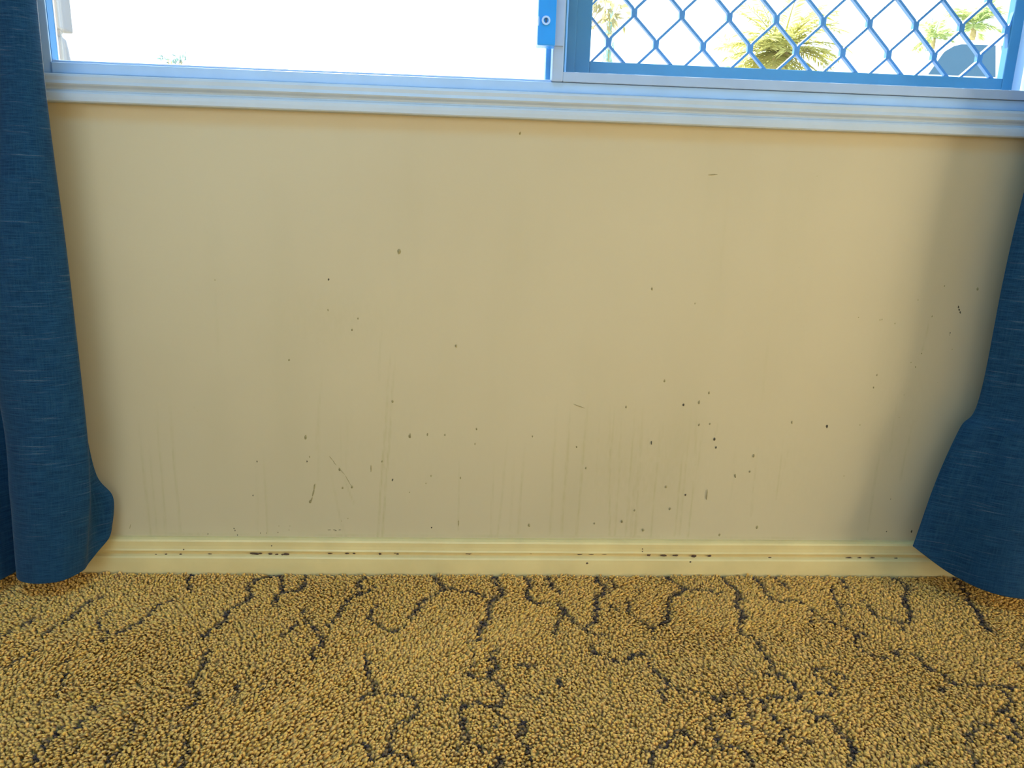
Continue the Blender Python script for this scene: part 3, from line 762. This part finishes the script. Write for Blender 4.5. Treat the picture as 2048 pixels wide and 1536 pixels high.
for wd, pts in LINES:
    P = [fp(px, py, 0.0)[:2] for px, py in pts]
    depth = P[len(P) // 2][1] + 1.2
    add_line(P, wd * 0.5 * depth / FPX * 1.18 + .0008, 1.0)
# the same kind of crackle goes on over the carpet beyond the part traced
r2 = random.Random(3)
for i in range(90):
    x, y = r2.uniform(PX0, PX1), r2.uniform(PY0, PY1)
    if -.80 < x < 1.0 and y > -0.53: continue
    P = [(x, y)]; a0 = r2.uniform(0, 6.28)
    for k in range(r2.randint(3, 8)):
        a0 += r2.uniform(-.9, .9)
        P.append((P[-1][0] + .02 * math.cos(a0), P[-1][1] + .02 * math.sin(a0)))
    add_line(P, .004, 1.0)
# pile lean: broad brushed patches + random per tuft
def smooth_field(s, seed):
    r = np.random.default_rng(seed)
    f_ = np.zeros(NTF)
    for k in range(7):
        kx, ky, ph = r.normal(0, s), r.normal(0, s), r.uniform(0, 6.28)
        f_ += np.sin(kx * tx + ky * ty + ph)
    return f_ / 2.6
ang = 1.2 * smooth_field(9, 1) + 0.7 * smooth_field(30, 2) + rng.normal(0, .6, NTF) - 1.3
mag = np.clip(0.36 + 0.16 * smooth_field(14, 5) + rng.normal(0, .16, NTF), .05, .8)
hgt = 0.0092 * (1 + 0.05 * smooth_field(22, 9) + rng.normal(0, .12, NTF)) * (1 - 0.22 * ln)
hgt = np.clip(hgt, .004, .014)
lx, ly = np.cos(ang) * mag, np.sin(ang) * mag
bend = rng.normal(0, .25, (NTF, 2))
base = np.stack([tx, ty, np.full(NTF, FLZ - .0005)], 1)
rot = rng.uniform(0, 2.1, NTF)
rings = []
for (s, r) in ((0.0, .0022), (0.55, .0029), (0.88, .0026)):
    rad = r * (1 + rng.normal(0, .10, NTF))
    c = base + np.stack([(lx * s * s + bend[:, 0] * s * (1 - s)) * hgt, (ly * s * s + bend[:, 1] * s * (1 - s)) * hgt, hgt * (s - .22 * s * s * mag)], 1)
    for q in range(3):
        th_ = rot + q * 2.0944 + s * 1.3
        rings.append(c + np.stack([np.cos(th_) * rad, np.sin(th_) * rad, np.zeros(NTF)], 1))
tipc = base + np.stack([lx * hgt, ly * hgt, hgt * (1.04 - .22 * mag)], 1)
rings.append(tipc)
V = np.stack(rings, 1)                       # NTF x 10 x 3
V[:, :, 1] = np.minimum(V[:, :, 1], -0.0165)
fl_ = []
for k in range(2):
    for q in range(3):
        a_, b_ = k * 3 + q, k * 3 + (q + 1) % 3
        fl_ += [(a_, b_, b_ + 3), (a_, b_ + 3, a_ + 3)]
for q in range(3):
    fl_.append((6 + q, 6 + (q + 1) % 3, 9))
fl_ = np.array(fl_)
Fp = (np.arange(NTF)[:, None, None] * 10 + fl_[None]).reshape(-1, 3)
me = np_mesh('carpet_pile', V.reshape(-1, 3), Fp)
tone = 1 + rng.normal(0, .07, NTF) + 0.07 * smooth_field(6, 11)
yb = np.stack([0.84 * tone, 0.48 * tone, 0.115 * tone * (1 + rng.normal(0, .1, NTF))], 1)
yd = np.stack([0.085 * tone, 0.055 * tone, 0.045 * tone], 1)
mixf = np.clip(ln * rng.uniform(.75, 1.15, NTF), 0, 1)[:, None]
yc = np.clip(yb * (1 - mixf) + yd * mixf, 0.005, 1)
ca = me.attributes.new('yarn', 'FLOAT_COLOR', 'POINT')
ca.data.foreach_set('color', np.repeat(np.concatenate([yc, np.ones((NTF, 1))], 1), 10, axis=0).astype(np.float32).ravel())
pile = link('carpet_pile', me, M_pile, None, True)
tag(pile, 'golden brown cut-pile carpet with dark meandering lines covering the floor', 'carpet', kind='stuff')

# ------------------------------------------------------------------ outside
def leaf_mat(name, c1, c2, tr_c):
    t = NT(name)
    oi = t.noise(3.0, 2, t.coord())
    t.set(t.ramp(oi, [(0.35, c1), (0.65, c2)]), 0.55, spec=0.2)
    trn = t.n('ShaderNodeBsdfTranslucent'); trn.inputs[0].default_value = tr_c
    m_ = t.n('ShaderNodeMixShader'); m_.inputs[0].default_value = 0.4
    t.l(t.b.outputs[0], m_.inputs[1]); t.l(trn.outputs[0], m_.inputs[2]); t.l(m_.outputs[0], t.out.inputs['Surface'])
    return t.m
M_palm = leaf_mat('palm_leaf', (0.32, 0.33, 0.10, 1), (0.45, 0.43, 0.17, 1), (0.48, 0.48, 0.15, 1))
M_palm2 = leaf_mat('palm_leaf_green', (0.26, 0.36, 0.17, 1), (0.38, 0.46, 0.20, 1), (0.4, 0.5, 0.2, 1))
M_conif = leaf_mat('conifer_needles', (0.16, 0.36, 0.38, 1), (0.26, 0.44, 0.42, 1), (0.26, 0.48, 0.45, 1))
M_gum = leaf_mat('gum_leaf', (0.24, 0.23, 0.12, 1), (0.30, 0.28, 0.15, 1), (0.3, 0.28, 0.15, 1))
M_trunk = painted('palm_trunk', (0.42, 0.34, 0.16, 1), 0.8, 0.3, 18, 0.5)
M_ground = painted('dry_ground', (0.30, 0.27, 0.20, 1), 0.9, 0.15, 3, 0.3)
M_conc = painted('concrete', (0.36, 0.35, 0.33, 1), 0.9, 0.08, 6, 0.2)
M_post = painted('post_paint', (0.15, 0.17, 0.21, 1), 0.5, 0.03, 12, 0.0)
M_car = painted('car_white', (0.80, 0.84, 0.88, 1), 0.2, 0.0, 5, 0.0)
M_cglass = painted('car_glass', (0.03, 0.10, 0.17, 1), 0.1, 0.02, 5, 0.0)  # dark glass with the flare's blue mixed into its colour
M_wscreen = NT('windscreen_glare').set((0.85, 0.92, 1.0, 1), 0.08, 0.9)
M_tyre = painted('tyre', (0.03, 0.03, 0.03, 1), 0.8, 0.1, 30, 0.0)
M_rim = painted('rim', (0.5, 0.5, 0.52, 1), 0.35, 0.05, 30, 0.0)
M_lamp = painted('headlamp', (0.75, 0.78, 0.8, 1), 0.1, 0.02, 30, 0.0)

GZ = 1.75
S(extrude_x('garden_ground', [(0.13, -0.35), (2.6, -0.35), (4.0, -0.15), (8.8, GZ), (40, GZ + .2), (40, -1.2), (0.13, -1.2)], -20, 30, M_ground, n=10))
S(boxes('verandah_floor', [(-4, 4, 0.125, 2.0, -0.345, -0.06)], M_conc))
S(boxes('verandah_beam', [(-4, 4, 1.64, 1.76, 3.46, 3.60)], M_white))

# turned verandah post
pc = wp(127, 60, 1.7)
PXR = pc[0]                         # right edge of the block at y=60 px
hwid = 0.05
zA = wp(130, 60, 1.7)[2]; zB = wp(122, 68, 1.7)[2]; zC = wp(130, 79, 1.7)[2]; zD = wp(137, 112, 1.7)[2]
pcx = wp(130.5, 40, 1.7)[0] - hwid
rE = lambda px, py: wp(px, py, 1.7)[0] - pcx
post = tag(empty('verandah_post', (pcx, 1.7, -.06)), 'pale turned verandah post seen through the left edge of the window', 'post')
boxes('post_block', [(pcx - hwid, pcx + hwid, 1.7 - hwid, 1.7 + hwid, zA - .004, 3.459)], M_post, post, bevel=0.008, seg=3)
prof = [(zA + .004, hwid * .85), (zA - .006, rE(124, 62)), (zB, rE(121.5, 67)), ((zB + zC) / 2, rE(123, 72)), (zC, rE(129.5, 79)), (zC - .012, rE(131.5, 84)),
        (zD + .02, rE(135, 100)), (zD, rE(137, 112)), (zD - .05, hwid * 1.12), (zD - .16, hwid * 1.1), (zD - .30, hwid * .8), (zD - .36, hwid * .7), (zD - .38, hwid * .95), (zD - .42, hwid * .95)]
n = 32; verts = []; faces = []
for (z, r) in prof:
    for i in range(n):
        verts.append((pcx + r * math.cos(2 * math.pi * i / n), 1.7 + r * math.sin(2 * math.pi * i / n), z))
for k in range(len(prof) - 1):
    for i in range(n):
        a_ = k * n + i; b_ = k * n + (i + 1) % n
        faces.append((a_ + n, b_ + n, b_, a_))
pyd('post_turning', verts, faces, M_post, post, True)
boxes('post_foot', [(pcx - hwid, pcx + hwid, 1.7 - hwid, 1.7 + hwid, -.0595, zD - .415)], M_post, post, bevel=0.006)

# car on the driveway above, nose to the left
CY = 11.2
cx0 = wp(1690, 148, CY)[0]
car = tag(empty('parked_car', (cx0 + 2.0, CY + .85, GZ)), 'white parked car with dark glass behind the security grille', 'car')
zt = wp(1990, 86, CY)[2]; zh = wp(1810, 143, CY)[2]
xa0 = wp(1858, 158, CY)[0]; xa1 = wp(1934, 92, CY)[0]; xb1 = wp(2008, 86, CY)[0]
x0c, x1c = cx0 - .12, cx0 + 4.1
zs = GZ + .33
zb = zh - 0.10                       # belt line
side = [(x0c + .02, zs), (x0c, zs + .25), (x0c + .06, zb - .16), (x0c + .25, zb + .04), (xa0 - .55, zh - .02), (xa0 - .1, zb + .06), (x1c - .25, zb + .06), (x1c - .04, zb - .02), (x1c, zs + .3), (x1c - .03, zs)]
def loft(name, prof, ys, mat, parent, insets, smooth=False):
    """side profile (x,z) copied to several y with an inward scale of z/x"""
    cx_ = sum(p[0] for p in prof) / len(prof); cz_ = sum(p[1] for p in prof) / len(prof)
    verts, faces = [], []
    m = len(prof)
    for y, s in zip(ys, insets):
        for (x, z) in prof:
            verts.append((cx_ + (x - cx_) * (1 - .03 * s), y, cz_ + (z - cz_) * (1 - .1 * s)))
    for i in range(len(ys) - 1):
        for j in range(m):
            a_ = i * m + j; b_ = i * m + (j + 1) % m
            faces.append((a_, b_, b_ + m, a_ + m))
    faces.append(tuple(range(m))[::-1]); faces.append(tuple(range((len(ys) - 1) * m, len(ys) * m)))
    return pyd(name, verts, faces, mat, parent, smooth)
loft('body', side, [CY, CY + .06, CY + 1.64, CY + 1.70], M_car, car, [1, 0, 0, 1])
roofz = zt + .07
cab = [(xa0 - .14, zb + .03), (xa1 - .12, zt + .01), (xa1 + .12, roofz), (xb1 + .9, roofz), (x1c - .35, zt - .05), (x1c - .12, zb + .03)]
verts, faces = [], []
for (dy, inn) in ((.02, 0), (1.68, 0)):
    for i, (x, z) in enumerate(cab):
        tt = (z - zb) / (roofz - zb)
        y = CY + dy + (0.20 * tt if dy < 1 else -0.20 * tt)
        verts.append((x, y, z))
m = len(cab)
for j in range(m):
    faces.append((j, (j + 1) % m, m + (j + 1) % m, m + j))
faces.append(tuple(range(m))[::-1]); faces.append(tuple(range(m, 2 * m)))
pyd('cabin', verts, faces, M_car, car)
def pane(name, pts, far=False):
    vs = []
    for off in (-.006, .012):
        for (x, z) in pts:
            tt = (z - zb) / (roofz - zb)
            y = (CY + .02 + .2 * tt + off) if not far else (CY + 1.68 - .2 * tt - off)
            vs.append((x, y, z))
    m = len(pts)
    fs = [tuple(range(m)), tuple(range(m, 2 * m))[::-1]] + [(j, m + j, m + (j + 1) % m, (j + 1) % m) for j in range(m)]
    return pyd(name, vs, fs, M_cglass, car)
for far in (False, True):
    pane('side_window', [(xa0, zb + .08), (xa1 - .26, zt - .13), (xa1 - .1, zt - .035), (xa1 + .03, zt), (xb1, zt + .006), (xb1 - .015, zb + .08)], far)
    pane('side_window', [(xb1 + .10, zb + .08), (xb1 + .10, zt + .006), (xb1 + .75, zt - .005), (x1c - .5, zb + .10)], far)
vs = [(xa0 - .135, CY + .12, zb + .06), (xa0 - .135, CY + 1.58, zb + .06), (xa1 - .13, CY + 1.42, zt - .02), (xa1 - .13, CY + .28, zt - .02)]
vs = [(x - .012, y, z + .012) for x, y, z in vs] + [(x + .02, y, z - .02) for x, y, z in vs]
pyd('windscreen', vs, [(0, 1, 2, 3), (7, 6, 5, 4), (0, 4, 5, 1), (1, 5, 6, 2), (2, 6, 7, 3), (3, 7, 4, 0)], M_wscreen, car)
for sy in (CY + .04, CY + 1.52):
    for wx in (x0c + .78, x1c - .75):
        bm = bmesh.new()
        bmesh.ops.create_cone(bm, cap_ends=True, segments=28, radius1=.32, radius2=.32, depth=.2, matrix=Matrix.Translation((wx, sy + .07, GZ + .32)) @ Matrix.Rotation(math.pi / 2, 4, 'X'))
        bmesh.ops.bevel(bm, geom=[e for e in bm.edges if len(e.link_faces) == 2 and e.calc_face_angle() > 1], offset=.03, segments=2, affect='EDGES')
        me = bpy.data.meshes.new('wheel'); bm.to_mesh(me); bm.free()
        wh = link('wheel', me, M_tyre, car, True)
        bm = bmesh.new()
        bmesh.ops.create_cone(bm, cap_ends=True, segments=20, radius1=.2, radius2=.2, depth=.215, matrix=Matrix.Translation((wx, sy + .07, GZ + .32)) @ Matrix.Rotation(math.pi / 2, 4, 'X'))
        me = bpy.data.meshes.new('hub'); bm.to_mesh(me); bm.free()
        link('hub', me, M_rim, wh)
boxes('door_mirror', [(xa0 + .12, xa0 + .28, CY - .16, CY - .02, zb - .10, zb + .02)], M_car, car, bevel=.03)
for sy in (CY + .1, CY + 1.35):
    boxes('headlamp', [(x0c - .005, x0c + .16, sy, sy + .26, zb - .24, zb - .10)], M_lamp, car, bevel=.03)

# plants
def frond(root, az, el, L, droop, mat, nleaf=26, wid=.02, leafL=.32, sd=0, name='frond'):
    r = random.Random(sd)
    pts = []
    d = np.array([math.cos(az) * math.cos(el), math.sin(az) * math.cos(el), math.sin(el)])
    p = np.array(root, float)
    nseg = 12
    for i in range(nseg + 1):
        pts.append(p.copy())
        d = d + np.array([0, 0, -droop / nseg]); d /= np.linalg.norm(d)
        p = p + d * L / nseg
    verts, faces = [], []
    for i in range(nseg):
        for q in (pts[i], pts[i + 1]):
            pass
    side = np.cross(d, [0, 0, 1.0]); side /= (np.linalg.norm(side) + 1e-6)
    for i in range(nseg):                      # rachis
        b = len(verts)
        w0 = .012 * (1 - i / nseg) + .003
        verts += [pts[i] + side * w0, pts[i] - side * w0, pts[i] + np.array([0, 0, w0]), pts[i + 1] + side * w0 * .9, pts[i + 1] - side * w0 * .9, pts[i + 1] + np.array([0, 0, w0 * .9])]
        faces += [(b, b + 3, b + 5, b + 2), (b + 2, b + 5, b + 4, b + 1), (b + 1, b + 4, b + 3, b)]
    for k in range(nleaf):
        s = .12 + .88 * k / nleaf
        i = min(int(s * nseg), nseg - 1); f_ = s * nseg - i
        q = pts[i] * (1 - f_) + pts[i + 1] * f_
        tg = pts[i + 1] - pts[i]; tg /= np.linalg.norm(tg)
        for sg in (-1, 1):
            dl = tg * r.uniform(.5, .8) + side * sg + np.array([0, 0, r.uniform(-.35, .25)])
            dl /= np.linalg.norm(dl)
            ll = leafL * math.sin(min(1, s * 1.3 + .25) * 2.2) * r.uniform(.8, 1.1)
            ll = max(ll, leafL * .35)
            up_ = np.cross(dl, side * sg + tg * .2); up_ = up_ / (np.linalg.norm(up_) + 1e-6)
            wv = np.cross(dl, up_) * wid
            b = len(verts)
            e = q + dl * ll + np.array([0, 0, -.12 * ll])
            mid = q + dl * ll * .45
            verts += [q, mid + wv, e, mid - wv]
            faces += [(b, b + 1, b + 2, b + 3)]
    return verts, faces
def palm(name, px, py, Y, rad, nf, mat, label, trunk_r=.11, leafL=.3, wid=.012, sd=0, group=None, el_lo=-.3):
    c = wp(px, py, Y)
    g = GZ + .2 * max(0, (Y - 8.8)) / 31 if Y > 8.8 else np.interp(Y, [2.6, 4, 8.8], [-.35, -.15, GZ])
    root = tag(empty(name, (c[0], Y, g)), label, 'palm', group)
    n = 14; prof = []
    hh = c[2] - g
    verts, faces = [], []
    kk = 14
    for k in range(kk + 1):
        z = g + hh * k / kk
        r = trunk_r * (1.15 - .35 * k / kk) * (1.06 if k % 2 else .96)
        for i in range(n):
            verts.append((c[0] + r * math.cos(2 * math.pi * i / n), Y + r * math.sin(2 * math.pi * i / n), z))
    for k in range(kk):
        for i in range(n):
            a_ = k * n + i; b_ = k * n + (i + 1) % n
            faces.append((a_, b_, b_ + n, a_ + n))
    faces.append(tuple(range(kk * n, kk * n + n)))
    pyd('trunk', verts, faces, M_trunk, root, True)
    r = random.Random(sd)
    for i in range(nf):
        az = i * 2.39996 + r.uniform(-.2, .2)
        el = r.uniform(el_lo, 1.25)
        vs, fs = frond(c, az, el, rad * r.uniform(.8, 1.15), r.uniform(.6, 1.5), mat, 24, wid, leafL, sd * 100 + i)
        pyd('frond', vs, fs, mat, root)
palm('bushy_palm', 1562, 105, 8.0, .70, 52, M_palm, 'bushy yellow-green palm behind the middle of the diamond grille', .10, .22, .010, 1, None, -.5)
palm('young_palm', 1948, 52, 15.0, .60, 11, M_palm2, 'green palm with few fronds above the parked car', .07, .3, .022, 2, None, .1)
palm('young_palm', 1868, 78, 16.0, .5, 9, M_palm2, 'small pale palm left of the palm above the car', .05, .25, .016, 3, None, .2)
palm('young_palm', 1500, 150, 9.5, .6, 12, M_palm2, 'low greener palm at the left side of the bushy palm', .08, .25, .012, 4, None, -.1)

def conifer(name, px, ytop, Y, wpx, label, sd):
    top = wp(px, ytop, Y)
    g = GZ
    sc_ = (Y + 1.2) / FPX
    R = wpx * sc_
    hh = top[2] - g
    root = tag(empty(name, (top[0], Y, g)), label, 'tree')
    boxes('trunk', [(top[0] - .03, top[0] + .03, Y - .03, Y + .03, g, top[2] - .2)], M_trunk, root)
    r = random.Random(sd)
    verts, faces = [], []
    for k in range(900):
        s = r.random() ** .8
        z = top[2] - s * hh * .92
        rr = R * min(1, s * 2.2 + .08) * math.sqrt(r.random())
        az = r.uniform(0, 6.28)
        p = np.array([top[0] + rr * math.cos(az), Y + rr * math.sin(az), z])
        dl = np.array([math.cos(az) * .35, math.sin(az) * .35, r.uniform(.5, 1.0)]); dl /= np.linalg.norm(dl)
        sd_ = np.array([-math.sin(az), math.cos(az), 0]) * .012
        L = .09 * r.uniform(.6, 1.3)
        b = len(verts)
        verts += [p - sd_ * .4, p + dl * L * .5 - sd_, p + dl * L, p + dl * L * .5 + sd_]
        faces.append((b, b + 1, b + 2, b + 3))
    o = pyd('foliage', verts, faces, M_conif, root)
    return root
conifer('slim_conifer', 1222, 18, 12.0, 11, 'slim blue-green conifer behind the left edge of the grille', 5)
conifer('slim_conifer', 1864, 40, 17.0, 6, 'tiny blue-green conifer far off beside the small pale palm', 6)

def leafy_tree(name, px, py, Y, rpx, n, mat, label, ll, sd, trunk_px, cat='tree', droop=.7):
    c = wp(px, py, Y)
    sc_ = (Y + 1.2) / FPX
    R = rpx * sc_
    g = GZ if Y > 8.8 else float(np.interp(Y, [2.6, 4, 8.8], [-.35, -.15, GZ]))
    tb = wp(trunk_px, 300, Y)
    root = tag(empty(name, (tb[0], Y, g)), label, cat)
    verts, faces = [], []
    def tube(P0, P1, r0, r1):
        d = (P1 - P0) / np.linalg.norm(P1 - P0)
        u = np.cross(d, [.3, .9, .2]); u /= np.linalg.norm(u); w_ = np.cross(d, u)
        b = len(verts)
        for P_, r_ in ((P0, r0), (P1, r1)):
            for i in range(6):
                verts.append(P_ + r_ * (u * math.cos(i * 1.0472) + w_ * math.sin(i * 1.0472)))
        for i in range(6):
            faces.append((b + i, b + (i + 1) % 6, b + 6 + (i + 1) % 6, b + 6 + i))
    r = random.Random(sd)
    foot = np.array([tb[0], Y, g]); fork = np.array([(tb[0] * .6 + c[0] * .4), Y, g + (c[2] - g) * .75])
    tube(foot, fork, R * .07 + .01, R * .045 + .006)
    tips = []
    for k in range(9):
        a_ = r.uniform(0, 6.28)
        tip = c + np.array([math.cos(a_) * R * .7, math.sin(a_) * R * .5, r.uniform(-.5, .8) * R])
        tube(fork, tip, R * .02 + .004, .003); tips.append(tip)
    pyd('trunk', verts, faces, M_trunk, root)
    verts2, faces2 = [], []
    for k in range(n):
        tp = tips[k % len(tips)]
        p = tp + np.array([r.gauss(0, .32), r.gauss(0, .32), r.gauss(0, .32)]) * R
        dl = np.array([r.uniform(-1, 1), r.uniform(-1, 1), r.uniform(-1, 1) - droop]); dl /= np.linalg.norm(dl)
        wv = np.cross(dl, [r.uniform(-1, 1), r.uniform(-1, 1), .3]); wv = wv / np.linalg.norm(wv) * ll * .16
        L = ll * r.uniform(.6, 1.2)
        b = len(verts2)
        verts2 += [p, p + dl * L * .45 + wv, p + dl * L, p + dl * L * .45 - wv]
        faces2.append((b, b + 1, b + 2, b + 3))
    pyd('foliage', verts2, faces2, mat, root)
leafy_tree('drooping_tree', 1190, 10, 10.0, 46, 110, M_gum, 'thin yellowish tree partly behind the window stile', .16, 8, 1150)
M_shrub = leaf_mat('shrub_leaf', (0.05, 0.13, 0.14, 1), (0.09, 0.17, 0.16, 1), (0.08, 0.16, 0.16, 1))
leafy_tree('garden_shrub', 350, 126, 3.2, 17, 46, M_shrub, 'small shrub whose leaf tips show low in the left pane', .03, 9, 352, 'shrub', -.6)
